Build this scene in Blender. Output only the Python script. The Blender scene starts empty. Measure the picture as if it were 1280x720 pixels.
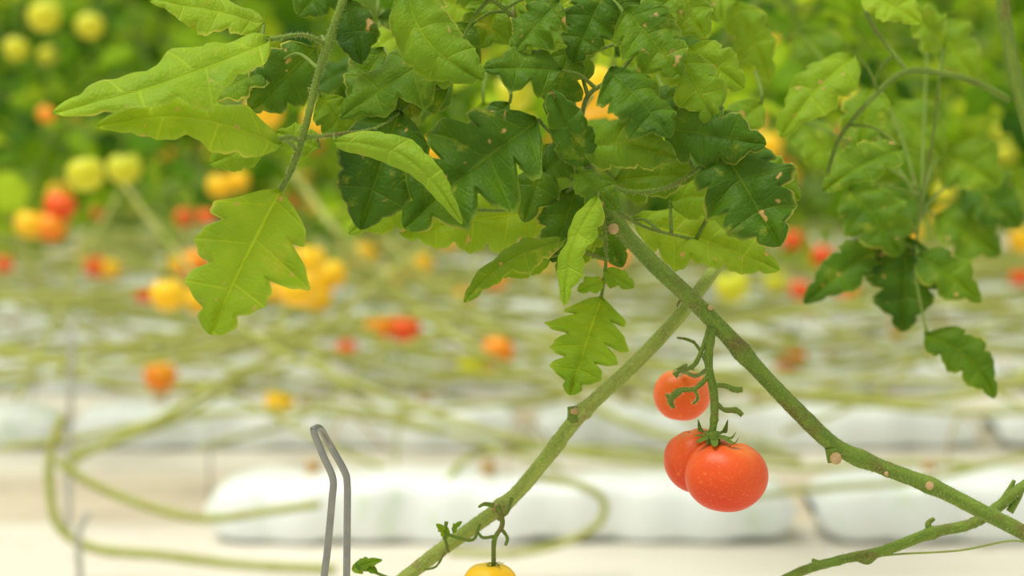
import bpy, math, random
import numpy as np
from mathutils import Vector
random.seed(7); rng=np.random.default_rng(7)
F=85/36*1280; PITCH=math.atan(160/F); C=np.array([0,0,0.616])
FW=np.array([0,math.cos(PITCH),-math.sin(PITCH)]); UP=np.array([0,math.sin(PITCH),math.cos(PITCH)]); RT=np.array([1.,0,0])
def W(x,y,d): return C+d*(FW+(x-640)/F*RT-(y-360)/F*UP)
def nrm(v): return v/(np.linalg.norm(v)+1e-12)
scene=bpy.context.scene
try:
    scene.view_settings.view_transform='Standard'; scene.view_settings.look='None'
except Exception as e: print(e)
# ---------------- builder
class B:
    def __init__(s): s.V=[];s.Fc=[];s.U=[];s.T=[];s.n=0
    def grid(s,P,uv=None,tint=None,wrap=False):
        nu,nv,_=P.shape
        i=np.arange(nu*nv).reshape(nu,nv)
        if wrap: j=np.roll(i,-1,axis=1); a=i[:-1];b=j[:-1];c=j[1:];d=i[1:]
        else: a=i[:-1,:-1];b=i[:-1,1:];c=i[1:,1:];d=i[1:,:-1]
        f=np.stack([a,b,c,d],-1).reshape(-1,4)+s.n
        s.V.append(P.reshape(-1,3)); s.Fc.append(f)
        if uv is None:
            uu,vv=np.meshgrid(np.linspace(0,1,nu),np.linspace(0,1,nv),indexing='ij'); uv=np.stack([uu,vv],-1)
        s.U.append(uv.reshape(-1,2))
        t=np.array([.5,.5,.5,1.]) if tint is None else np.array(list(tint)+[1.])
        s.T.append(np.tile(t,(nu*nv,1))); s.n+=nu*nv
    def build(s,name,mat,parent=None):
        V=np.concatenate(s.V);Fc=np.concatenate(s.Fc);U=np.concatenate(s.U);T=np.concatenate(s.T)
        me=bpy.data.meshes.new(name)
        me.vertices.add(len(V)); me.vertices.foreach_set('co',V.astype(np.float32).ravel())
        me.loops.add(Fc.size); me.loops.foreach_set('vertex_index',Fc.astype(np.int32).ravel())
        me.polygons.add(len(Fc)); me.polygons.foreach_set('loop_start',(np.arange(len(Fc))*4).astype(np.int32))
        me.update(calc_edges=True)
        uvl=me.uv_layers.new(name='UVMap'); uvl.data.foreach_set('uv',U[Fc.ravel()].astype(np.float32).ravel())
        ca=me.color_attributes.new(name='tint',type='FLOAT_COLOR',domain='POINT'); ca.data.foreach_set('color',T.astype(np.float32).ravel())
        me.polygons.foreach_set('use_smooth',np.ones(len(Fc),bool))
        me.update()
        me.materials.append(mat)
        o=bpy.data.objects.new(name,me); scene.collection.objects.link(o)
        if parent: o.parent=parent
        return o
def empty(name):
    o=bpy.data.objects.new(name,None); o.empty_display_size=.05; scene.collection.objects.link(o); return o
def cr(pts,n=8):
    P=np.array(pts,float); P=np.vstack([2*P[0]-P[1],P,2*P[-1]-P[-2]]); out=[]
    for k in range(1,len(P)-2):
        p0,p1,p2,p3=P[k-1:k+3]
        for t in np.linspace(0,1,n,endpoint=False):
            out.append(.5*((2*p1)+(-p0+p2)*t+(2*p0-5*p1+4*p2-p3)*t*t+(-p0+3*p1-3*p2+p3)*t**3))
    out.append(P[-2]); return np.array(out)
def tube(b,pts,rad,sides=10,n=8,wob=0.,tint=None,smooth=True,nodes=(),hairs=None,dens=0):
    P=cr(pts,n) if smooth else np.array(pts,float)
    m=len(P); rad=np.interp(np.linspace(0,1,m),np.linspace(0,1,len(np.atleast_1d(rad))),np.atleast_1d(rad))
    if wob: rad=rad*(1+wob*rng.normal(size=m))
    for nd,amp in nodes:
        rad=rad*(1+amp*np.exp(-((np.linspace(0,1,m)-nd)/.012)**2))
    T=np.gradient(P,axis=0); T/=np.linalg.norm(T,axis=1)[:,None]+1e-12
    ref=np.array([0,1.,0]) if abs(T[0,1])<.8 else np.array([1.,0,0])
    N=nrm(ref-T[0]*ref.dot(T[0])); a=np.linspace(0,2*math.pi,sides,endpoint=False); R=[]
    for i in range(m):
        N=nrm(N-T[i]*N.dot(T[i])); Bn=np.cross(T[i],N)
        R.append(P[i]+rad[i]*(np.cos(a)[:,None]*N+np.sin(a)[:,None]*Bn))
        if hairs is not None:
            for _ in range(dens):
                an=rng.uniform(0,6.283); dd=math.cos(an)*N+math.sin(an)*Bn
                nx=P[min(i+1,m-1)]-P[i]; o=P[i]+nx*rng.uniform()+dd*rad[i]*.95; l=rng.uniform(.0007,.0018)
                tp=o+dd*l+rng.normal(size=3)*l*.25; sd=T[i]*.00011; s2=np.cross(dd,T[i])*.00011
                hairs.grid(np.array([[o-sd,o+s2,o+sd],[tp,tp+s2*.1,tp+sd*.1]]))
    R=[P[0]+(R[0]-P[0])*.05]+R+[P[-1]+(R[-1]-P[-1])*.05]
    L=np.concatenate([[0],np.cumsum(np.linalg.norm(np.diff(P,axis=0),axis=1))]); L=np.concatenate([[0],L,[L[-1]]])
    uv=np.stack(np.meshgrid(L,np.linspace(0,1,sides),indexing='ij'),-1)
    b.grid(np.array(R),uv,tint,wrap=True); return P
def leaf(b,base,tip,width,hint,tint=.5,N=4,ld=.3,fold=.25,bend=.1,roll=0.,sb=0.,curl=0.5,ruff=.08,shear=.40,nu=80,nv=20,twist=0.):
    base=np.array(base,float);tip=np.array(tip,float); L=np.linalg.norm(tip-base); d=(tip-base)/L
    n=hint-d*np.dot(hint,d); n=nrm(n); s=np.cross(d,n)
    cR,sR=math.cos(roll),math.sin(roll); n,s=cR*n+sR*s, cR*s-sR*n
    u=np.linspace(0,1,nu+1); v=np.linspace(-1,1,nv+1); U,V=np.meshgrid(u,v,indexing='ij'); A=np.abs(V)
    k=.12+U**.9*(N-.62)
    base_w=np.sin(math.pi*np.clip(U,0,1)**.66)**.60*(1-.22*U)
    base_w=np.where(U>.999,0,base_w)
    side=(V>0)
    pr=rng.uniform(.4,1.4,size=(2,N+2)); off=rng.uniform(-.14,.14)
    kk=np.clip(k+np.where(side,off,-off),0,N+.99)
    ki=np.floor(kk).astype(int)
    fr=kk-np.floor(kk)
    lob=(0.5-0.5*np.cos(2*math.pi*fr))**.36
    pk=1+.26*(np.where(side,pr[0][ki],pr[1][ki])-.9)*lob
    ser=.5-.5*np.cos(2*math.pi*(kk*3+.5))
    hw=width*.5*base_w*(1-ld*(1-lob)-.055*ser)*pk
    hw=np.maximum(hw,width*.008)
    x=hw*V; yy=U*L+shear*np.abs(x)*(1-U)**.5
    t=np.clip(yy/L,0,1.1)
    X=x/(width*.5)
    ang=curl*X; Rr=width*.5/max(abs(curl),1e-3)*np.sign(curl if curl else 1)
    xr=Rr*np.sin(ang); zr=-Rr*(1-np.cos(ang))
    f1=rng.uniform(1.6,3); p1=rng.uniform(); 
    z=zr+fold*np.abs(x)+ruff*width*np.sin(2*math.pi*(t*f1+np.where(side,.0,.37)+p1))*np.abs(X)**1.5+.5*ruff*width*np.sin(2*math.pi*(t*f1*2.3+np.where(side,.6,.1)+p1))*np.abs(X)**2
    z+= .045*width*np.abs(np.sin(math.pi*(fr-.5)))*np.minimum(A*3,1)*np.clip((1-A)*5,0,1) -.02*width*np.exp(-(A/.08)**2)
    z+= bend*L*np.sin(math.pi*np.clip(t,0,1))
    xs=xr+sb*L*np.sin(math.pi*np.clip(t,0,1))
    if twist:
        ta=twist*t; xs,z=xs*np.cos(ta)-z*np.sin(ta),xs*np.sin(ta)+z*np.cos(ta)
    P=base+xs[...,None]*s+yy[...,None]*d+z[...,None]*n
    b.grid(P,np.stack([kk,V],-1),(tint,rng.uniform(),0.))
# ---------------- materials
def newmat(name):
    m=bpy.data.materials.new(name); m.use_nodes=True; nt=m.node_tree; nt.nodes.clear()
    return m,nt
class NT:
    def __init__(s,nt): s.nt=nt
    def n(s,t,ins=None,**kw):
        nd=s.nt.nodes.new(t)
        for k,v in kw.items(): setattr(nd,k,v)
        if ins:
            for k,v in ins.items():
                if isinstance(v,bpy.types.NodeSocket): s.nt.links.new(v,nd.inputs[k])
                else: nd.inputs[k].default_value=v
        return nd
    def m(s,op,a,b=None,c=None,clamp=False):
        ins={0:a}
        if b is not None: ins[1]=b
        if c is not None: ins[2]=c
        nd=s.n('ShaderNodeMath',ins,operation=op); nd.use_clamp=clamp; return nd.outputs[0]
    def mix(s,f,a,b,bt='MIX'):
        nd=s.n('ShaderNodeMix',None,data_type='RGBA',blend_type=bt)
        for k,v in ((0,f),(6,a),(7,b)):
            if isinstance(v,bpy.types.NodeSocket): s.nt.links.new(v,nd.inputs[k])
            else: nd.inputs[k].default_value=v if k==0 else (tuple(v)+(1,))[:4]
        return nd.outputs[2]
    def ramp(s,f,stops):
        nd=s.n('ShaderNodeValToRGB',{0:f}); e=nd.color_ramp.elements
        while len(e)<len(stops): e.new(.5)
        for i,(p,c) in enumerate(stops): e[i].position=p; e[i].color=(tuple(c)+(1,))[:4]
        return nd.outputs[0]
    def out(s,sh): s.nt.links.new(sh,s.n('ShaderNodeOutputMaterial').inputs[0])
def leaf_mat(name,trans=.35,fine=True):
    m,nt=newmat(name); q=NT(nt)
    uv=q.n('ShaderNodeUVMap').outputs[0]; sp=q.n('ShaderNodeSeparateXYZ',{0:uv})
    at=q.n('ShaderNodeAttribute',attribute_name='tint'); sc=q.n('ShaderNodeSeparateColor',{0:at.outputs['Color']})
    tint=sc.outputs[0]
    geo=q.n('ShaderNodeNewGeometry').outputs['Position']
    noi=q.n('ShaderNodeTexNoise',{'Vector':geo,'Scale':30. if fine else 4.,'Detail':3.}).outputs[0]
    t2=q.m('ADD',tint,q.m('MULTIPLY',q.m('SUBTRACT',noi,.5),.55),clamp=True)
    if fine: st=[(0,(.020,.070,.005)),(.3,(.062,.158,.008)),(.65,(.175,.325,.014)),(1,(.29,.48,.030))]
    else: st=[(0,(.020,.080,.004)),(.3,(.070,.195,.006)),(.65,(.20,.38,.010)),(1,(.36,.53,.03))]
    col=q.ramp(t2,st)
    A=q.m('ABSOLUTE',sp.outputs[1])
    fr=q.m('FRACT',sp.outputs[0]); dl=q.m('ABSOLUTE',q.m('SUBTRACT',fr,.5))
    lat=q.m('SUBTRACT',1.,q.m('DIVIDE',dl,.045),clamp=True)
    f3=q.m('FRACT',q.m('ADD',q.m('MULTIPLY',sp.outputs[0],4.),q.m('MULTIPLY',A,1.5))); l3=q.m('SUBTRACT',1.,q.m('DIVIDE',q.m('ABSOLUTE',q.m('SUBTRACT',f3,.5)),.09),clamp=True)
    mid=q.m('SUBTRACT',1.,q.m('DIVIDE',A,.045),clamp=True)
    vein=q.m('MAXIMUM',q.m('MAXIMUM',q.m('MULTIPLY',lat,.6),q.m('MULTIPLY',l3,.24)),mid)
    veincol=q.mix(1.,q.mix(1.,col,(1.5,1.35,1.4),'MULTIPLY'),(.035,.04,.012),'ADD')
    col=q.mix(q.m('MULTIPLY',vein,.9),col,veincol)
    if fine:
        vo=q.n('ShaderNodeTexVoronoi',{'Vector':geo,'Scale':260.},feature='DISTANCE_TO_EDGE').outputs[0]
        vq=q.n('ShaderNodeTexVoronoi',{'Vector':geo,'Scale':105.},feature='SMOOTH_F1').outputs[0]
        ed=q.m('DIVIDE',q.m('SUBTRACT',A,.90),.08,clamp=True)
        n2=q.n('ShaderNodeTexNoise',{'Vector':geo,'Scale':16.,'Detail':2.}).outputs[0]
        col=q.mix(q.m('MULTIPLY',ed,.3),col,(.34,.44,.07))
        em=q.m('MULTIPLY',ed,q.m('MULTIPLY',q.m('SUBTRACT',n2,.54),7.,clamp=True))
        col=q.mix(q.m('MULTIPLY',em,.75),col,(.60,.56,.13))
        n5=q.n('ShaderNodeTexNoise',{'Vector':geo,'Scale':42.,'Detail':4.,'Roughness':.7}).outputs[0]
        col=q.mix(q.m('MULTIPLY',q.m('SUBTRACT',n5,.58),3.,clamp=True),col,(.40,.46,.05))
        n3=q.n('ShaderNodeTexNoise',{'Vector':geo,'Scale':95.,'Detail':2.}).outputs[0]
        col=q.mix(q.m('MULTIPLY',q.m('SUBTRACT',n3,.69),16.,clamp=True),col,(.46,.33,.14))
        hb=q.m('ADD',q.m('ADD',q.m('MULTIPLY',vein,-1.3),q.m('MULTIPLY',vo,1.)),q.m('MULTIPLY',vq,-1.6))
        bump=q.n('ShaderNodeBump',{'Height':hb,'Strength':.6,'Distance':.0013}).outputs[0]
    pr=q.n('ShaderNodeBsdfPrincipled',{'Base Color':col,'Roughness':.52,'Specular IOR Level':.20 if fine else .08})
    tc=q.mix(1.,col,(1.75,1.35,.5),'MULTIPLY')
    tr=q.n('ShaderNodeBsdfTranslucent',{0:tc})
    if fine: nt.links.new(bump,pr.inputs['Normal']); nt.links.new(bump,tr.inputs['Normal'])
    mx=q.n('ShaderNodeMixShader',{0:trans,1:pr.outputs[0],2:tr.outputs[0]})
    q.out(mx.outputs[0]); return m
def stem_mat(name,c1,c2,c3=(.22,.16,.05)):
    m,nt=newmat(name); q=NT(nt); geo=q.n('ShaderNodeNewGeometry').outputs['Position']
    uv=q.n('ShaderNodeUVMap').outputs[0]
    mp=q.n('ShaderNodeMapping',{0:uv,'Scale':(20.,3.,1.)}).outputs[0]
    n1=q.n('ShaderNodeTexNoise',{'Vector':mp,'Scale':2.,'Detail':5.}).outputs[0]
    n2=q.n('ShaderNodeTexNoise',{'Vector':geo,'Scale':45.,'Detail':5.,'Roughness':.65}).outputs[0]
    col=q.mix(q.m('MULTIPLY',q.m('SUBTRACT',n1,.3),2.5,clamp=True),c1,c2); col=q.mix(q.m('MULTIPLY',q.m('SUBTRACT',n2,.54),6.,clamp=True),col,c3)
    n4=q.n('ShaderNodeTexNoise',{'Vector':geo,'Scale':700.,'Detail':2.}).outputs[0]
    col=q.mix(q.m('MULTIPLY',q.m('SUBTRACT',n4,.5),2.,clamp=True),col,tuple(x*1.5 for x in c1))
    bp=q.n('ShaderNodeBump',{'Height':n4,'Strength':.8,'Distance':.001}).outputs[0]
    pr=q.n('ShaderNodeBsdfPrincipled',{'Base Color':col,'Roughness':.65,'Normal':bp,'Specular IOR Level':.2}); q.out(pr.outputs[0]); return m
def tom_mat(name,c1,c2,c3):
    m,nt=newmat(name); q=NT(nt); uv=q.n('ShaderNodeUVMap').outputs[0]; sp=q.n('ShaderNodeSeparateXYZ',{0:uv})
    geo=q.n('ShaderNodeNewGeometry').outputs['Position']
    n=q.n('ShaderNodeTexNoise',{'Vector':geo,'Scale':26.,'Detail':3.}).outputs[0]
    f=q.m('ADD',sp.outputs[0],q.m('MULTIPLY',q.m('SUBTRACT',n,.5),.8))
    col=q.ramp(f,[(.02,c3),(.28,c2),(.7,c1)])
    n3=q.n('ShaderNodeTexNoise',{'Vector':geo,'Scale':620.,'Detail':1.}).outputs[0]
    col=q.mix(q.m('MULTIPLY',q.m('SUBTRACT',n3,.58),2.,clamp=True),col,c3)
    n7=q.n('ShaderNodeTexNoise',{'Vector':geo,'Scale':130.,'Detail':2.}).outputs[0]
    col=q.mix(q.m('MULTIPLY',q.m('SUBTRACT',n7,.68),5.,clamp=True),col,c3)
    n6=q.n('ShaderNodeTexNoise',{'Vector':geo,'Scale':60.,'Detail':3.}).outputs[0]
    bp=q.n('ShaderNodeBump',{'Height':n6,'Strength':.15,'Distance':.002}).outputs[0]
    pr=q.n('ShaderNodeBsdfPrincipled',{'Base Color':col,'Roughness':.38,'Specular IOR Level':.3,'Subsurface Weight':.08,'Subsurface Scale':.006,'Normal':bp})
    q.out(pr.outputs[0]); return m
def simple(name,c,rough=.6,metal=0.,noise=None,ns=20.):
    m,nt=newmat(name); q=NT(nt)
    geo=q.n('ShaderNodeNewGeometry').outputs['Position']
    n=q.n('ShaderNodeTexNoise',{'Vector':geo,'Scale':ns,'Detail':4.}).outputs[0]
    col=q.mix(n,c,noise or tuple(x*.75 for x in c))
    q.out(q.n('ShaderNodeBsdfPrincipled',{'Base Color':col,'Roughness':rough,'Metallic':metal}).outputs[0]); return m
M_leaf=leaf_mat('tomato_leaf',.40); M_leafb=leaf_mat('tomato_leaf_far',.45,fine=False)
M_stem=stem_mat('green_stem',(.165,.245,.034),(.095,.175,.022),(.14,.115,.034))
M_stem2=stem_mat('pale_stem',(.32,.39,.085),(.20,.29,.050),(.22,.19,.07))
M_vineb=stem_mat('laid_vine',(.42,.45,.13),(.30,.36,.08),(.33,.28,.11))
M_truss=stem_mat('truss_stem',(.14,.21,.024),(.08,.145,.018),(.16,.12,.04))
M_hair=simple('stem_hairs',(.55,.60,.32),.8,noise=(.44,.50,.24))
M_scar=simple('leaf_scar',(.60,.44,.22),.8,noise=(.30,.19,.08),ns=300)
M_red=tom_mat('tomato_red',(.60,.042,.006),(.70,.10,.014),(.80,.26,.05))
M_red2=tom_mat('tomato_orange_red',(.70,.090,.009),(.78,.15,.016),(.82,.28,.05))
M_or=tom_mat('tomato_orange',(.86,.22,.012),(.90,.36,.02),(.85,.50,.03))
M_ye=tom_mat('tomato_yellow',(.90,.50,.010),(.90,.56,.015),(.78,.62,.03))
M_yg=tom_mat('tomato_green',(.62,.60,.02),(.56,.58,.025),(.42,.52,.03))
M_rd2=tom_mat('tomato_scarlet',(.78,.065,.012),(.84,.13,.016),(.90,.30,.03))
M_steel=simple('galvanised_steel',(.34,.35,.33),.42,.8,noise=(.20,.21,.20),ns=120)
M_steel2=simple('painted_stake',(.46,.47,.44),.5,0.2,noise=(.36,.37,.34),ns=30)
# ---------------- tomato mesh
def tomato(b,c,rx,rz=None,ribs=5,rib=.04,axis=(0,0,1),nu=32,nv=48,ph=0.,dim=.18,ry=None):
    rz=rz or rx*.9; ry=ry or rx
    t=np.linspace(.01,math.pi-.01,nu); p=np.linspace(0,2*math.pi,nv,endpoint=False); T,Pp=np.meshgrid(t,p,indexing='ij')
    r=1+rib*np.cos(ribs*Pp+ph)*np.sin(T)**1.2*(.6+.4*np.cos(T))
    x=rx*r*np.sin(T)*np.cos(Pp); y=ry*r*np.sin(T)*np.sin(Pp)
    z=rz*(np.cos(T)-dim*np.exp(-(T/.42)**2)*1.3+ .05*np.exp(-((math.pi-T)/.3)**2))
    z+=-.04*rz*np.exp(-(T/.5)**2)*np.cos(ribs*Pp+ph)
    ax=nrm(np.array(axis,float)); e1=nrm(np.cross([0,1.,0.05],ax)); e2=np.cross(ax,e1)
    P=np.array(c)+x[...,None]*e1+y[...,None]*e2+z[...,None]*ax
    b.grid(P,np.stack([T/math.pi,Pp/6.28],-1),None,wrap=True)
    return np.array(c)+ax*rz*(1-dim*1.2)
def calyx(b,c,r,axis=(0,0,1),n=6,lift=.25):
    ax=nrm(np.array(axis,float)); e1=nrm(np.cross([0,1.,0.05],ax)); e2=np.cross(ax,e1); o=rng.uniform(0,6.28)
    for i in range(n):
        a=o+i*6.283/n+rng.uniform(-.2,.2); d=math.cos(a)*e1+math.sin(a)*e2; l=r*rng.uniform(.75,1.15)
        h=rng.uniform(-.1,.5)*lift*l*2
        P=cr([c,c+d*l*.4+ax*l*.16,c+d*l*.8+ax*(.08*l),c+d*l+ax*h],4); m=len(P)
        s=nrm(np.cross(d,ax)); w=r*.14*np.sin(np.linspace(.5,3.05,m))
        G=np.stack([P-s*w[:,None]+ax*w[:,None]*.3,P,P+s*w[:,None]+ax*w[:,None]*.3],1); b.grid(G)
HINT=np.array([0.,-.85,.52])
# ================= FOREGROUND PLANT
plant=empty('tomato_plant')
bs=B(); bs2=B(); bl=B(); bsc=B(); bt=B(); bh=B()
stems=[]
def fstem(b,pl,rpx,d0,wob=.03,nodes=(),n=12,dens=6):
    pts=[W(p[0],p[1],p[2] if len(p)>2 else d0) for p in pl]
    r=np.atleast_1d(rpx)*d0/F
    P=tube(b,pts,r,14,n,wob,nodes=nodes,hairs=bh if dens else None,dens=dens); stems.append(P); return P
mainP=fstem(bs,[(700,-160,1.56),(690,-60,1.56),(692,20,1.56),(706,95,1.55),(724,165,1.53),(742,225),(768,275),(812,325),(862,372),(905,415),(950,465),(1000,517),(1045,558),(1100,583),(1165,608),(1225,638),(1300,678),(1420,760)],[4,4,5,6,8,10.5,10.5,10,10.5,9.5,9.5,9.5,9.5],1.5,.02,nodes=((.36,.15),(.56,.25),(.74,.25),(.82,.2)),dens=34)
fstem(bs2,[(935,270,1.62),(905,320,1.60),(880,355,1.58),(845,400,1.565),(790,458,1.56),(742,502,1.56),(715,530,1.56),(680,576,1.56),(640,622,1.56),(590,660,1.56),(545,692,1.56),(480,745,1.56),(380,840,1.6)],[8,8,9,9.5,9.5,9,9,9],1.56,.02,nodes=((.45,.25),(.55,.15),(.69,.3)),dens=34)
fstem(bs,[(900,780,1.62),(985,722,1.58),(1050,700,1.56),(1100,690,1.56),(1165,666,1.55),(1213,655,1.55),(1250,632,1.55),(1290,602,1.55),(1400,560,1.6)],[6,6,7,7,7,6],1.56,.04,nodes=((.5,.3),),dens=14)
for p in [[(1165,668),(1160,655),(1168,648)],[(1050,702),(1030,705),(1015,700)],[(1095,692),(1085,702),(1072,700)],[(1250,632),(1262,612),(1268,600)],[(1262,640),(1275,618),(1280,600)]]:
    tube(bs,[W(a,c,1.55) for a,c in p],[.0026,.002,.0012],8,5)
tube(bs2,[W(x,y,1.56) for x,y in [(1060,700),(1120,693),(1200,688),(1262,676),(1290,680)]],[.0007],6,6)
fstem(bs,[(455,-140,1.47),(437,-30,1.47),(412,48,1.47),(396,100,1.47),(382,158,1.47),(366,208,1.47),(346,246,1.47)],[6,5,5,4.5,4,3.5],1.47,dens=14)
fstem(bs,[(742,225),(790,240,1.49),(840,232,1.48),(880,205,1.48),(905,190,1.48)],[3,2.5,2],1.5)
fstem(bs,[(748,240),(756,290,1.49),(757,335,1.49),(751,375,1.49)],[3,2.2,2],1.49)
fstem(bs,[(724,165,1.53),(735,120,1.49),(770,95,1.47),(800,60,1.47)],[3,3,2],1.48)
fstem(bs,[(728,180,1.52),(700,175,1.48),(672,150,1.48)],[3,2,2],1.48)
fstem(bs,[(382,172,1.47),(420,168,1.47),(470,160,1.48),(500,140,1.49)],[3,2.2,1.5],1.47)
fstem(bs,[(408,55,1.47),(380,44,1.46),(345,48,1.45),(325,52,1.45)],[3,3,2.5],1.46)
fstem(bs,[(378,178,1.47),(362,172,1.46),(340,178,1.45)],[3,3,2],1.46)
fstem(bs,[(704,95,1.55),(650,30,1.52),(600,-10,1.49),(540,-30,1.48)],[3,3,2],1.5)
fstem(bs,[(735,215),(700,245,1.52),(640,262,1.53),(580,262,1.54)],[3,2,2],1.5)
fstem(bs,[(765,262),(810,285,1.53),(870,300,1.55)],[3,2,2],1.5)
tmpall=np.concatenate(stems)
LV=[
((338,50),(66,142),104,1.45,1.40,15,.76,4,.24,dict(sb=-.10,bend=.06,fold=.1,curl=.5)),
((352,182),(120,158),98,1.45,1.41,10,.78,4,.2,dict(sb=.09,fold=.15,curl=.7)),
((350,238),(262,418),156,1.46,1.44,0,.78,4,.38,dict(fold=.12,bend=.04,curl=.35,ruff=.09)),
((330,30),(188,2),90,1.47,1.45,20,.70,4,.25,{}),
((395,60),(312,138),92,1.52,1.53,-25,.28,4,.3,{}),
((345,80),(250,132),66,1.53,1.53,20,.42,3,.2,{}),
((330,175),(262,205),60,1.5,1.5,-20,.6,3,.2,{}),
((418,176),(578,280),50,1.46,1.44,35,.84,4,.12,dict(sb=-.17,curl=1.3,fold=.0)),
((500,138),(450,287),120,1.49,1.48,-8,.13,4,.12,dict(bend=.08,curl=.7,fold=.3,ruff=.05)),
((672,150),(505,285),178,1.47,1.46,6,.25,4,.55,dict(fold=.2,curl=.45,ruff=.08)),
((690,262),(500,292),100,1.55,1.54,-15,.72,5,.35,{}),
((545,232),(436,292),78,1.55,1.53,10,.70,4,.25,{}),
((505,-25),(604,100),116,1.46,1.44,20,.56,4,.2,dict(sb=.14,curl=1.5,fold=.0)),
((575,55),(425,148),106,1.5,1.49,10,.40,4,.3,{}),
((560,110),(470,130),70,1.51,1.5,-10,.3,3,.3,{}),
((702,88),(604,86),76,1.47,1.46,0,.32,3,.42,{}),
((700,0),(642,66),86,1.48,1.47,15,.36,3,.35,{}),
((640,-20),(600,60),95,1.53,1.52,0,.46,4,.35,{}),
((734,208),(688,112),70,1.46,1.45,-20,.20,3,.25,dict(curl=1.2)),
((762,86),(838,172),118,1.45,1.43,-15,.32,4,.36,dict(curl=1.2,fold=.1,ruff=.12)),
((728,186),(846,198),84,1.46,1.44,25,.44,4,.25,dict(sb=-.1,curl=1.3)),
((782,10),(852,96),104,1.47,1.45,10,.42,4,.38,dict(curl=1.0)),
((846,66),(898,158),84,1.47,1.46,0,.62,3,.44,{}),
((828,160),(958,180),98,1.47,1.45,25,.27,4,.42,dict(curl=1.0)),
((898,180),(975,308),146,1.47,1.44,8,.20,4,.36,dict(curl=.9,fold=.25,ruff=.12)),
((838,250),(988,272),80,1.55,1.53,20,.6,4,.3,dict(sb=-.1)),
((790,275),(975,338),106,1.56,1.55,-12,.68,5,.32,{}),
((748,246),(706,382),60,1.46,1.45,35,.80,4,.2,dict(curl=1.3,sb=.08)),
((706,300),(580,378),64,1.48,1.46,25,.54,4,.28,dict(sb=.1)),
((688,322),(625,345),40,1.5,1.5,0,.6,3,.25,{}),
((752,372),(712,494),104,1.48,1.46,0,.64,5,.5,dict(fold=.15,curl=.5)),
((756,338),(792,360),34,1.48,1.47,0,.5,2,.3,{}),
((754,350),(722,364),30,1.48,1.47,0,.6,2,.3,{}),
((755,-10),(716,78),90,1.5,1.49,0,.22,4,.35,{}),
((770,-30),(800,64),88,1.52,1.51,0,.28,4,.35,{}),
((436,0),(452,80),68,1.5,1.49,10,.10,3,.2,{}),
((420,-30),(372,20),75,1.5,1.5,0,.25,3,.3,{}),
((690,180),(655,278),78,1.52,1.51,10,.36,3,.35,{}),
((720,235),(690,328),80,1.52,1.50,-10,.28,4,.35,{}),
((745,270),(700,348),70,1.51,1.5,15,.55,3,.3,{}),
((740,262),(778,334),68,1.53,1.53,0,.35,3,.3,{}),
((830,-20),(884,50),82,1.5,1.49,0,.55,3,.35,{}),
((860,-20),(800,34),70,1.48,1.47,0,.45,3,.3,{}),
((680,215),(734,168),66,1.50,1.49,0,.26,3,.3,{}),
((770,225),(874,218),74,1.52,1.5,10,.42,3,.3,{}),
((400,185),(345,165),55,1.5,1.5,10,.6,3,.2,{}),
((400,120),(440,175),55,1.5,1.5,10,.5,3,.2,{}),
((622,-10),(560,-30),80,1.5,1.5,10,.4,3,.2,{}),
((712,60),(690,150),74,1.50,1.49,10,.32,3,.35,{}),
((690,20),(735,100),74,1.53,1.50,-10,.42,3,.35,{}),
((590,30),(530,110),84,1.52,1.51,-10,.38,3,.35,{}),
((870,110),(800,140),70,1.50,1.49,10,.30,3,.3,{}),
((860,60),(930,110),80,1.56,1.56,10,.6,3,.35,{}),
((480,60),(440,130),80,1.55,1.54,10,.28,3,.3,{}),
((940,200),(1000,250),60,1.55,1.54,10,.5,3,.3,{}),
((720,215),(772,262),60,1.48,1.47,-10,.36,3,.3,dict(curl=1.)),
]
bp=B()
for (b0,t0,w,d0,d1,rl,ti,N,ld,kw) in LV:
    base=W(*b0,d0); tip=W(*t0,d1)
    k=dict(fold=.15,curl=.8,bend=.05,ruff=.10); k.update(kw)
    leaf(bl,base,tip,w*1.10*d0/F,HINT,ti+.03,N,ld,roll=math.radians(rl),**k)
    j=np.argmin(np.linalg.norm(tmpall-base,axis=1)); q0=tmpall[j]; dist=np.linalg.norm(q0-base)
    if .002<dist<.12:
        tube(bp,[q0,(q0+base)/2+np.array([0,.003,.12*dist]),base],[.0014,.0010,.0008],8,6)
GAPS=[(640,120),(545,188),(672,162),(400,148),(740,118),(330,139)]
for i in range(52):
    x=rng.uniform(430,960); y=rng.uniform(-70,240); 
    if x<560 and y>100: continue
    d=rng.uniform(1.58,1.85); a=rng.uniform(.2,2.9); l=rng.uniform(65,115); sg=rng.choice([-1,1])
    x1=x+l*math.cos(a)*sg; y1=y+l*math.sin(a)
    if any(math.hypot((x+x1)/2-gx,(y+y1)/2-gy)<52 for gx,gy in GAPS): continue
    leaf(bl,W(x,y,d),W(x1,y1,d+rng.uniform(-.03,.02)),l*.68*d/F,HINT,rng.choice([.15,.3,.45,.6,.75]),3,.35,roll=rng.uniform(-.6,.6),curl=.8)
    q0=W(x+rng.uniform(-20,20),y-40,d+.03); tube(bp,[q0,W(x,y-15,d),W(x,y,d)],[.0015,.001],6,5)
def scar(x,y,r,d,nx=0.):
    c=W(x,y,d); dirv=nrm(np.array([nx,-.9,.1]))
    tube(bsc,[c+np.array([0,.003,0]),c,c+dirv*.0012],[r*d/F,r*d/F,r*.6*d/F],9,3,.1)
scar(767,286,7,1.4935);scar(718,514,6,1.556);scar(1045,573,7,1.495,.2);scar(1162,607,6,1.495);scar(618,634,4.5,1.552);scar(850,468,3,1.49)
scar(888,385,3.5,1.495); scar(1108,592,3,1.495)
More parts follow.
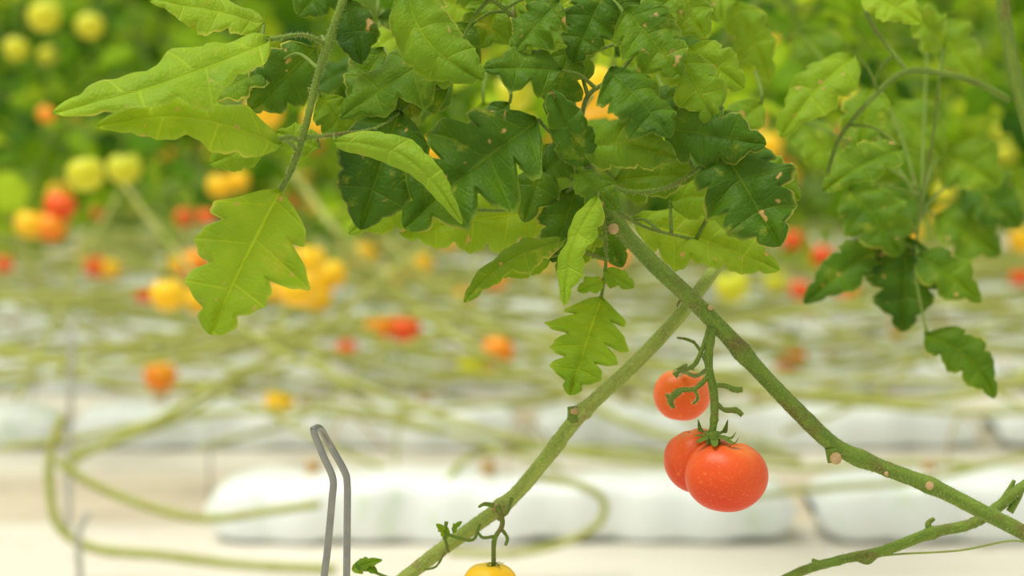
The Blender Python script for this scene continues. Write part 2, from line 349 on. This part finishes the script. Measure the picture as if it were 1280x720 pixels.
for p,d in [([(1040,560),(1042,578)],1.499),([(1160,604),(1161,614)],1.499),([(765,275),(768,292)],1.499),([(718,528),(716,508)],1.559)]:
    tube(bs,[W(a,c,d) for a,c in p],[.0045,.0038],10,4,.06)
def tt(pl,r,d=1.49): return tube(bt,[W(p[0],p[1],p[2] if len(p)>2 else d) for p in pl],np.atleast_1d(r)*d/F,10,6,.07,hairs=bh,dens=6)
tt([(893,408,1.5),(887,430,1.49),(886,458),(892,490),(893,520),(889,548)],[6,5.5,5,5.5,5,4.5])
tt([(888,402,1.5),(880,430),(868,456),(850,464),(843,470)],[3,3,3,2.5,4])
tt([(886,470),(868,486),(848,488),(838,500),(842,510)],[3.5,3,3,4,2.5])
tt([(852,488),(842,496),(832,494)],[3,3,2]); tt([(868,486),(872,498),(866,505)],[2,2,1.5])
tt([(850,464),(858,456),(846,462)],[2,2,1.5])
tt([(890,482),(905,482),(918,487),(928,487)],[3.5,3,4,3.5]); tt([(893,502),(905,512),(920,513),(928,519)],[3.5,3,4,3])
tt([(860,372,1.5),(850,376,1.5),(846,384,1.5)],[3,2,1]); tt([(868,428,1.53),(858,424,1.53),(846,422,1.53)],[2,2,1.5],1.53); tt([(868,428,1.53),(876,440,1.52),(884,458,1.5)],[2,2],1.5)
tt([(884,462,1.5),(870,470,1.53),(858,466,1.56),(852,465,1.585)],[2.5,2.5,2.5],1.5)
def t2(pl,r): return tube(bt,[W(p[0],p[1],1.545) for p in pl],np.atleast_1d(r)*1.55/F,8,6,.05)
t2([(622,632),(628,655),(618,675),(617,708)],[3.5,3,3]); t2([(626,660),(634,672),(632,682)],[2.5,2,2]); t2([(620,670),(604,672),(598,666)],[2,2,1.5]); t2([(640,622),(634,640),(622,650)],[2.5,2])
t2([(600,655),(590,675),(560,668),(548,662)],[2,2,2]);t2([(560,690),(556,668),(558,652)],[2,2,2.5]); t2([(556,690),(545,708),(530,712)],[1.5,1.5])
t2([(618,632),(606,630),(598,634)],[3,2.5,1.5])
leafs2=[((560,672),(545,655),18,.7),((566,665),(578,652),14,.6),((445,703),(472,716),24,.4),((440,712),(478,700),22,.6)]
for b0,t0,w,ti in leafs2: leaf(bl,W(*b0,1.55),W(*t0,1.54),w*1.55/F,HINT,ti,2,.3)
tube(bp,[W(500,728,1.56),W(470,716,1.555),W(445,706,1.55)],[.0012,.0008],6,5)
bs.build('main_stem',M_stem,plant); bs2.build('pale_stem',M_stem2,plant); bl.build('leaves',M_leaf,plant); bsc.build('leaf_scars',M_scar,plant); bp.build('petioles',M_stem,plant)
bt.build('fruit_truss',M_truss,plant); bh.build('stem_hairs',M_hair,plant)
# tomatoes
s=1.5/F
tomE=empty('tomato'); b=B(); bc=B()
tomato(b,W(907,594,1.488),52*s,46*s,5,.035,axis=(.10,-.10,1),nu=48,nv=72,ph=.6,dim=.14)
tomato(b,W(871,575,1.507),41*s,42*s,4,.03,axis=(-.25,.05,1),nu=48,nv=64,ph=1.,dim=.10,ry=38*s)
b.build('fruit',M_red,tomE)
calyx(bc,W(892,551,1.484),34*s,axis=(.05,-.25,1),n=7,lift=.5); tube(bc,[W(889,540,1.487),W(892,556,1.486)],[.0035,.005],10,4)
bc.build('calyx',M_truss,tomE)
tomE=empty('tomato'); b=B(); bc=B()
c=W(852,493,1.60); s2=1.6/F; tomato(b,c,36*s2,34*s2,5,.03,axis=(.1,0,1),ph=.3); b.build('fruit',M_red2,tomE)
calyx(bc,c+np.array([.002,0,.0155]),20*s2,n=5); bc.build('calyx',M_truss,tomE)
tomE=empty('tomato'); b=B(); bc=B()
c=W(612,728,1.55); tomato(b,c,35*s,28*s,5,.05,ph=.8); b.build('fruit',M_ye,tomE)
calyx(bc,W(616,706,1.545),15*s,n=5); bc.build('calyx',M_truss,tomE)
# ================= RIGHT NEIGHBOUR PLANT
p2=empty('tomato_plant'); bs=B(); bl=B(); stems=[]
fstem(bs,[(1246,-160,1.8),(1252,-20,1.8),(1262,60,1.8),(1280,140,1.8),(1310,230,1.8),(1380,420,1.8)],[8,9],1.8,.02,dens=0)
fstem(bs,[(1262,125,1.8),(1225,105,1.79),(1180,92,1.78),(1130,90,1.76),(1088,125,1.75),(1050,172,1.74),(1035,215,1.73)],[4.5,4,3.5,3,2.5],1.78,dens=0)
fstem(bs,[(1135,90,1.77),(1108,55,1.78),(1085,20,1.78),(1075,-40,1.8)],[3,3],1.78,dens=0)
fstem(bs,[(1175,95,1.8),(1165,180,1.85),(1150,260,1.9),(1145,340,1.88),(1160,425,1.82)],[2,2,1.5],1.85,dens=0)
ta=np.concatenate(stems)
RV=[((1068,70),(975,172),98,1.74,15,.66,3,.3,dict(curl=1.)),((1128,186),(1028,240),80,1.72,10,.40,3,.35,{}),((1078,-8),(1152,30),70,1.74,0,.8,3,.3,{}),
((1132,295),(1128,415),116,1.9,0,.12,4,.38,{}),((1156,418),(1244,498),80,1.8,0,.33,4,.35,dict(sb=-.1)),((1148,318),(1226,378),72,1.88,10,.4,3,.35,{}),((1100,310),(1005,380),76,1.9,0,.25,3,.35,{}),
((1060,235),(1125,320),110,1.9,0,.4,4,.35,{}),((1090,110),(1075,200),80,1.8,20,.55,3,.35,{}),((1180,60),(1130,10),80,1.85,0,.6,3,.3,{}),
((1175,190),(1250,235),110,2.1,0,.5,3,.35,{}),((1000,150),(1050,230),70,1.95,0,.5,3,.3,{}),((1150,240),(1090,290),90,2.0,0,.3,3,.3,{}),((1170,270),(1250,320),100,2.2,0,.4,3,.3,{}),
((1110,130),(1180,200),90,2.1,0,.5,3,.3,{}),((1160,30),(1220,100),90,2.1,0,.55,3,.3,{}),((1000,40),(1060,110),90,2.2,0,.45,3,.3,{}),((1205,225),(1275,285),100,2.2,0,.3,3,.3,{})]
for (b0,t0,w,d0,rl,ti,N,ld,kw) in RV:
    base=W(*b0,d0); leaf(bl,base,W(*t0,d0-.02),w*d0/F,HINT,ti,N,ld,roll=math.radians(rl),**kw)
    j=np.argmin(np.linalg.norm(ta-base,axis=1)); q0=ta[j]; tube(bs,[q0,(q0+base)/2+np.array([0,0,.006]),base],[.0014,.001],6,5)
bs.build('main_stem',M_stem,p2); bl.build('leaves',M_leaf,p2)
# ================= ROW FOLIAGE
def compound(bl,bs,base,dirv,L,ti,nu=8,nv=4):
    d=nrm(np.array(dirv,float)); mid=base+d*L*.5+np.array([0,0,.06*L]); end=base+d*L*.95-np.array([0,0,.25*L])
    P=cr([base,mid,end],6); tube(bs,[base,mid,end],[.0022,.0014],5,3)
    s=nrm(np.cross(d,[0,0,1.])+rng.normal(size=3)*.15)
    def lf(p,dv,l):
        h=nrm(np.array([0,-.5,.8])+rng.normal(size=3)*.55)
        leaf(bl,p,p+dv*l,l*rng.uniform(.6,.8),h,float(np.clip(ti+rng.normal()*.24,0,1)),3,.3,curl=.9,nu=nu,nv=nv,fold=.2)
    lf(P[-1],nrm(P[-1]-P[-3]),L*.45)
    for f,sc in ((4,.3),(7,.38),(10,.36)):
        for sg in (-1,1):
            lf(P[f],nrm(s*sg+d*.35-np.array([0,0,rng.uniform(.1,.7)])),L*sc*rng.uniform(.8,1.15))
def row(depth,zlo,n,tm,L=(.2,.32),xr=None,zhi=None,thick=.25,nu=8,nv=4,ragged=.12,low=.3):
    e=empty('tomato_plant_row'); bl=B(); bs=B()
    hw=.2118*depth*1.25+.4; xr=xr or (-hw,hw); zhi=zhi or .616+200*depth/F+.3
    for i in range(n):
        x=rng.uniform(*xr); z=zlo+(zhi-zlo)*rng.uniform()**.9+ragged*math.sin(x*5+depth*3)+.05
        y=depth+rng.uniform(-thick,thick); a=rng.uniform(0,6.283)
        compound(bl,bs,np.array([x,y,z]),[math.cos(a),math.sin(a)*.8,rng.uniform(-.3,.4)],rng.uniform(*L),tm+rng.normal()*.2,nu,nv)
    x=xr[0]+.1
    while x<xr[1]:
        sl=rng.uniform(-.5,.5)
        tube(bs,[(x-sl*.3,depth,zlo+.02),(x+sl*.3,depth+rng.uniform(-.1,.1),zlo+.2),(x+sl,depth,zhi+.3)],[.005,.0045],6,5); x+=rng.uniform(.35,.6)
    bl.build('leaves',M_leafb,e); bs.build('stems',M_stem,e)
row(5.3,.52,130,.46,zhi=1.25,thick=.35,nu=10,nv=6)
row(6.7,.46,230,.44,zhi=1.4)
row(8.1,.40,320,.44)
row(9.6,.32,330,.44)
row(11.6,.24,420,.44,L=(.25,.4))
row(14,.15,520,.44,L=(.35,.55),thick=.5)
row(2.7,.72,28,.46,L=(.13,.2),xr=(.2,.85),zhi=.95,thick=.3,nu=20,nv=8,ragged=.03)
row(3.6,.70,34,.50,L=(.18,.26),xr=(-.25,1.0),zhi=1.0,thick=.3,nu=14,nv=6,ragged=.03)
# ================= BACKGROUND VINES + TOMATOES
vr=empty('laid_tomato_vines'); bv=B(); allv=[]
def vine(pl,rpx,d0,wob=.05):
    P=tube(bv,[W(p[0],p[1],p[2] if len(p)>2 else d0) for p in pl],np.atleast_1d(rpx)*d0/F,8,10,wob); allv.append(P)
vine([(78,520),(64,560),(62,610),(75,660),(120,686),(200,694),(300,706),(420,712)],[6,6],3.5)
vine([(72,575),(110,602),(170,628),(250,648),(330,640),(400,630)],[6,5],3.5)
vine([(560,690),(640,692),(710,676),(750,652),(752,622),(715,604),(660,596)],[5,5],3.55)
vine([(140,210,4.6),(200,290,4.5),(280,385,4.4),(340,435,4.3),(420,470,4.2),(520,510,4.1),(640,548,4.0),(760,572,4.0),(900,585,4.0)],[3.5,5],4.3)
vine([(365,215,4.6),(430,300,4.5),(520,385,4.5),(600,440,4.4),(700,490,4.4),(830,545,4.3),(1000,575,4.3)],[5,5],4.5)
vine([(90,570,4.0),(180,535,4.1),(290,470,4.3),(380,430,4.4),(460,365,4.6),(540,300,4.8)],[6,5],4.3)
vine([(0,448,5),(120,440,5),(260,455,5),(420,480,5),(560,475,5),(700,460,5),(900,500,5)],[4,4],5)
vine([(0,560,4.2),(110,545,4.2),(240,520,4.2),(400,515,4.2),(560,540,4.2)],[4,4],4.2)
vine([(560,600,3.9),(590,570,4),(680,560,4),(800,565,4),(950,590,4)],[4,4],4)
vine([(950,505,4.6),(1050,490,4.6),(1150,500,4.6),(1300,465,4.6)],[4,4],4.6)
vine([(880,570,4.2),(1000,585,4.2),(1150,578,4.2),(1320,590,4.2)],[4,4],4.2)
vine([(940,620,3.8),(1040,610,3.8),(1150,600,3.8),(1320,560,3.8)],[4,4],3.8)
vine([(100,300,5.5),(220,350,5.5),(380,390,5.5),(500,440,5.3),(620,450,5.2),(760,430,5)],[4,4],5.4)
vine([(180,270,5.2),(320,330,5.2),(470,340,5.2),(620,390,5.2),(760,400,5.2),(1000,430,5)],[4,4],5.2)
vine([(900,420,5.5),(1020,455,5.4),(1140,440,5.4),(1300,400,5.4)],[4,4],5.4)
vine([(500,430,4.7),(505,470,4.7),(495,560,4.5),(500,600,4.2)],[2,2],4.6)
vine([(395,300,4.9),(360,380,4.8),(330,450,4.6),(230,520,4.4),(120,560,4.2),(80,590,4.1)],[4,4],4.6)
vine([(20,380,5),(120,420,4.8),(200,470,4.6),(300,500,4.4),(420,560,4.2),(520,600,4.0)],[3,3],4.6)
vine([(260,300,5),(300,380,4.9),(390,440,4.7),(450,500,4.5),(560,540,4.3),(700,585,4.1)],[3.5,3.5],4.6)
vine([(150,240,5),(100,330,4.9),(60,420,4.7),(20,500,4.5)],[3,3],4.8)
vine([(420,390,4.7),(490,430,4.7),(600,445,4.7),(720,430,4.8),(820,400,5)],[3,3],4.7)
vine([(600,320,5),(560,400,4.9),(470,450,4.7),(380,520,4.5),(250,560,4.3)],[3,3],4.7)
vine([(640,300,5),(700,380,4.9),(760,450,4.7),(850,520,4.5),(980,560,4.3)],[3,3],4.7)
vine([(480,300,4.9),(550,360,4.8),(640,420,4.7),(740,450,4.6),(860,470,4.6),(1000,500,4.5)],[3.5,3.5],4.7)
vine([(1000,380,5),(1080,430,4.9),(1180,460,4.8),(1300,520,4.6)],[3,3],4.8)
vine([(1290,380,5),(1180,430,4.9),(1080,500,4.7),(980,540,4.5)],[3,3],4.8)
vine([(30,310,5),(90,400,4.8),(180,440,4.7),(280,440,4.7),(360,400,4.8)],[3,3],4.8)
for (d,z) in [(4.6,.20),(5.6,.2),(6.2,.22),(7.2,.22),(7.8,.24),(8.6,.24),(9.4,.22),(10.2,.2),(11,.2)]:
    for k in range(6):
        x0=-.26*d-.3; pts=[]
        z0=z+rng.uniform(-.09,.12); y0=d+rng.uniform(-.3,.3)
        while x0<.26*d+.3:
            pts.append((x0,y0+rng.uniform(-.1,.1),max(.03,z0+rng.uniform(-.09,.09)))); x0+=rng.uniform(.3,.6)
        P=tube(bv,pts,[.006],7,6,.05); allv.append(P)
bv.build('vines',M_vineb,vr)
AV=np.concatenate(allv)
tom=dict(r=B(),o=B(),y=B(),g=B()); bcx=B()
TL=[(75,257,20,'r'),(38,280,20,'y'),(64,284,20,'o'),(107,217,24,'g'),(155,210,22,'g'),(242,330,20,'o'),(210,368,23,'y'),(250,374,20,'y'),(180,369,11,'r'),(385,325,23,'y'),(372,360,26,'y'),(412,343,21,'y'),(394,370,21,'y'),(342,366,15,'y'),(355,352,16,'y'),
(475,408,19,'o'),(507,411,19,'r'),(432,437,14,'r'),(200,470,21,'o'),(349,504,19,'y'),(622,438,21,'o'),(590,455,18,'g'),(608,452,15,'o'),(120,333,15,'r'),(138,336,14,'y'),(275,232,17,'y'),(298,226,14,'y'),(990,447,17,'r'),(978,452,10,'r'),(1055,355,19,'o'),(1028,320,15,'r'),(1120,412,11,'r'),
(935,150,22,'y'),(958,182,20,'y'),(455,318,16,'y'),(330,139,24,'y'),(55,20,21,'g'),(112,32,18,'g'),(640,118,26,'g'),(622,25,24,'g'),(400,148,22,'y'),(545,188,18,'y'),(672,162,20,'y'),(1135,290,17,'y'),(1278,300,18,'y'),(1276,345,14,'r'),(1000,362,14,'r'),(915,357,22,'g'),(58,142,12,'o'),(258,270,11,'r'),(1240,265,15,'o'),(5,330,12,'r'),(35,525,10,'r'),(525,330,16,'y'),(990,300,14,'r'),(850,210,18,'y'),(20,60,16,'g'),(700,30,18,'g'),(1180,240,14,'g'),(925,30,20,'g'),(960,230,16,'y'),(490,345,13,'y'),(560,300,14,'y'),(620,350,14,'o'),(1060,120,14,'g'),(610,200,20,'g'),(965,60,16,'y'),(510,415,15,'g')]
def btom(c,r,k):
    top=tomato(tom[k],c,r,r*.93,5,.03,axis=(rng.uniform(-.3,.3),rng.uniform(-.3,.3),1),nu=16,nv=20)
    calyx(bcx,top,r*.6,n=5); return top
for x,y,r,k in TL:
    d=min(max(.031*F/r,3.6),4.75 if y<300 else 6.2); c=W(x,y,d); top=btom(c,r*d/F,k)
    j=np.argmin(np.linalg.norm(AV-top,axis=1)); q_=AV[j]
    if np.linalg.norm(q_-top)<.25 and q_[2]>top[2]-.05: e=q_
    else: e=top+np.array([rng.uniform(-.05,.05),.05,.14])
    tube(bcx,[top-np.array([0,0,.004]),top+np.array([0,0,.025]),(top+e)/2+np.array([0,0,.04]),e],[.0025,.002],6,5)
for x,y,r,k,d in [(740,112,34,'y',2.3),(768,318,20,'o',2.9),(752,140,26,'y',2.35)]:
    c=W(x,y,d); top=btom(c,r*d/F,k); tube(bcx,[top,top+np.array([.01,0,.05]),top+np.array([.0,.03,.12])],[.003,.0025],6,5)
for i in range(120):
    d=rng.choice([6.3,7.3,8.,8.8,9.6,11.]); x=rng.uniform(-.24,.24)*d; z=rng.uniform(.22,.8) if rng.uniform()<.6 else rng.uniform(.5,1.1)
    k=rng.choice(list('rrooyyyyygggg')); c=np.array([x,d-.2+rng.uniform(-.2,.2),z]); top=btom(c,rng.uniform(.024,.034),k)
    tube(bcx,[top,top+np.array([0,0,.03]),top+np.array([.02,.05,.12])],[.0025,.002],5,4)
fr=empty('tomato_fruit_clusters')
for k,m in (('r',M_rd2),('o',M_or),('y',M_ye),('g',M_yg)): tom[k].build('fruit_'+k,m,fr)
bcx.build('trusses',M_stem,fr)
# ================= FLOOR, BAGS
m,nt=newmat('white_ground_film'); q=NT(nt); geo=q.n('ShaderNodeNewGeometry').outputs['Position']; sp=q.n('ShaderNodeSeparateXYZ',{0:geo})
mp=q.n('ShaderNodeMapping',{0:geo,'Scale':(1.2,7.,1.)}).outputs[0]; n1=q.n('ShaderNodeTexNoise',{'Vector':mp,'Scale':2.,'Detail':5.}).outputs[0]
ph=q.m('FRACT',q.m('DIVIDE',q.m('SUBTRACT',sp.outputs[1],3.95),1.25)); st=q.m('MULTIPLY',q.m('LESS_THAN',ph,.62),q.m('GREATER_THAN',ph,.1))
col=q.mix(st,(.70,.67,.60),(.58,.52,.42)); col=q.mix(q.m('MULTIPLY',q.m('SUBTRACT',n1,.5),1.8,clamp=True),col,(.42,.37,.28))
n2=q.n('ShaderNodeTexNoise',{'Vector':geo,'Scale':14.,'Detail':5.}).outputs[0]
col=q.mix(q.m('MULTIPLY',q.m('SUBTRACT',n2,.62),5.,clamp=True),col,(.34,.31,.15))
q.out(q.n('ShaderNodeBsdfPrincipled',{'Base Color':col,'Roughness':.5}).outputs[0]); M_fl=m
b=B(); xs=np.linspace(-12,12,60); ys=np.linspace(-3,26,60); X,Y=np.meshgrid(xs,ys,indexing='ij'); b.grid(np.stack([X,Y,X*0],-1)); b.build('floor',M_fl)
m,nt=newmat('grow_bag_film'); q=NT(nt); geo=q.n('ShaderNodeNewGeometry').outputs['Position']
mp=q.n('ShaderNodeMapping',{0:geo,'Scale':(22.,1.,9.)}).outputs[0]; n1=q.n('ShaderNodeTexNoise',{'Vector':mp,'Scale':1.,'Detail':2.}).outputs[0]
n2=q.n('ShaderNodeTexNoise',{'Vector':geo,'Scale':3.,'Detail':3.}).outputs[0]
col=q.mix(n2,(.84,.88,.89),(.72,.80,.83)); col=q.mix(q.m('MULTIPLY',q.m('SUBTRACT',n1,.57),3.5,clamp=True),col,(.50,.66,.46))
q.out(q.n('ShaderNodeBsdfPrincipled',{'Base Color':col,'Roughness':.35}).outputs[0]); M_bag=m
def bag(cx,cy,L=.95,w=.2,h=.095):
    b=B(); u=np.linspace(-1,1,61); a=np.linspace(0,2*math.pi,32,endpoint=False); U,A=np.meshgrid(u,a,indexing='ij')
    p0,p1,p2_=rng.uniform(0,6,3)
    pf=np.clip(1-np.abs(U)**14,0,1)**.5*.85+.15; wr=1+.04*np.sin(U*27+p0+A)+.05*np.sin(U*9+A*2+p1)+.06*np.sin(U*4+p2_)
    cs=np.sign(np.cos(A))*np.abs(np.cos(A))**.55; sn=np.sign(np.sin(A))*np.abs(np.sin(A))**.4
    P=np.stack([cx+U*L/2,cy+w/2*cs*(.8+.2*pf)*wr,h/2*(1+sn*pf*wr)-.003],-1); P[...,2]=np.maximum(P[...,2],.001)
    b.grid(P,None,None,wrap=True)
    e=empty('grow_bag'); b.build('bag_film',M_bag,e)
    bd=B()
    for xx in (-.28,.0,.27):
        x=cx+xx+rng.uniform(-.03,.03); tube(bd,[(x,cy,h*.9),(x,cy,h+.02)],[.014,.012],8,3)
        tube(bd,[(x+.03,cy,h*.8),(x+.035,cy,h+.06),(x+.06,cy+.02,h+.09),(x+.12,cy+.1,h+.02)],[.002],6,4)
    bd.build('drippers',M_scar,e)
for i in range(8):
    d=3.95+1.25*i; off=(-.02 if i==0 else rng.uniform(0,.9)); n=int(.24*d/1.0)+2
    for k in range(-n,n+1):
        x=off+k*.985
        if i==0 and k<0: continue
        if i==0: bag(x+.0,d,.95,.22,.105)
        else: bag(x,d)
# ================= STEEL HOOK
hk=empty('steel_hook_stake'); b=B()
tube(b,[W(392,537,1.47),W(394,545,1.47),W(404,570,1.47),(W(416,598,1.47)),W(415,625,1.47),W(409,690,1.47),W(404,735,1.47),W(392,900,1.47),np.array([*W(385,980,1.47)[:2],0.0])],[4.6*1.47/F],12,8)
tube(b,[W(392,537,1.47),W(400,536,1.49),W(412,556,1.51),W(430,588,1.51),W(434,605,1.51),W(434,650,1.51),W(433,735,1.51),W(430,900,1.51),np.array([*W(428,980,1.51)[:2],0.0])],[4.6*1.5/F],12,8)
b.build('bent_rod',M_steel,hk)
sk=empty('steel_stake'); b=B()
p=W(90,400,4.0); tube(b,[p,(p[0]-.005,p[1],0.2),(p[0]-.01,p[1],0)],[.0055],8,4)
p=W(110,640,3.2); tube(b,[p,W(98,670,3.2),W(100,720,3.2),(W(100,720,3.2)[0],p[1],0)],[.0045],8,4)
p=W(262,540,4.2); tube(b,[p,(p[0],p[1],0)],[.0025],8,3)
b.build('rods',M_steel2,sk)
b=B(); X,Z=np.meshgrid(np.linspace(-12,12,50),np.linspace(0,5,12),indexing='ij'); b.grid(np.stack([X,X*0+22+.03*np.cos(X*40),Z],-1)); b.build('wall_back',simple('greenhouse_wall',(.24,.36,.08),.7,noise=(.12,.24,.04),ns=2))
# ================= LIGHT
w=bpy.data.worlds.new('World'); scene.world=w; w.use_nodes=True; bg=w.node_tree.nodes['Background']; bg.inputs[0].default_value=(1.0,.97,.85,1); bg.inputs[1].default_value=.86
sd=bpy.data.lights.new('sun','SUN'); sd.energy=3.1; sd.angle=math.radians(28); sd.color=(1,.95,.80); so=bpy.data.objects.new('sun',sd); scene.collection.objects.link(so)
so.rotation_euler=Vector((.35,.18,-1)).to_track_quat('-Z','Y').to_euler()
cd=bpy.data.cameras.new('camera'); cam=bpy.data.objects.new('camera',cd); scene.collection.objects.link(cam); scene.camera=cam
cd.lens=85; cd.sensor_width=36; cam.location=C; cam.rotation_euler=(math.pi/2-PITCH,0,0); cd.clip_start=.05
cd.dof.use_dof=True; cd.dof.focus_distance=1.485; cd.dof.aperture_fstop=6.0
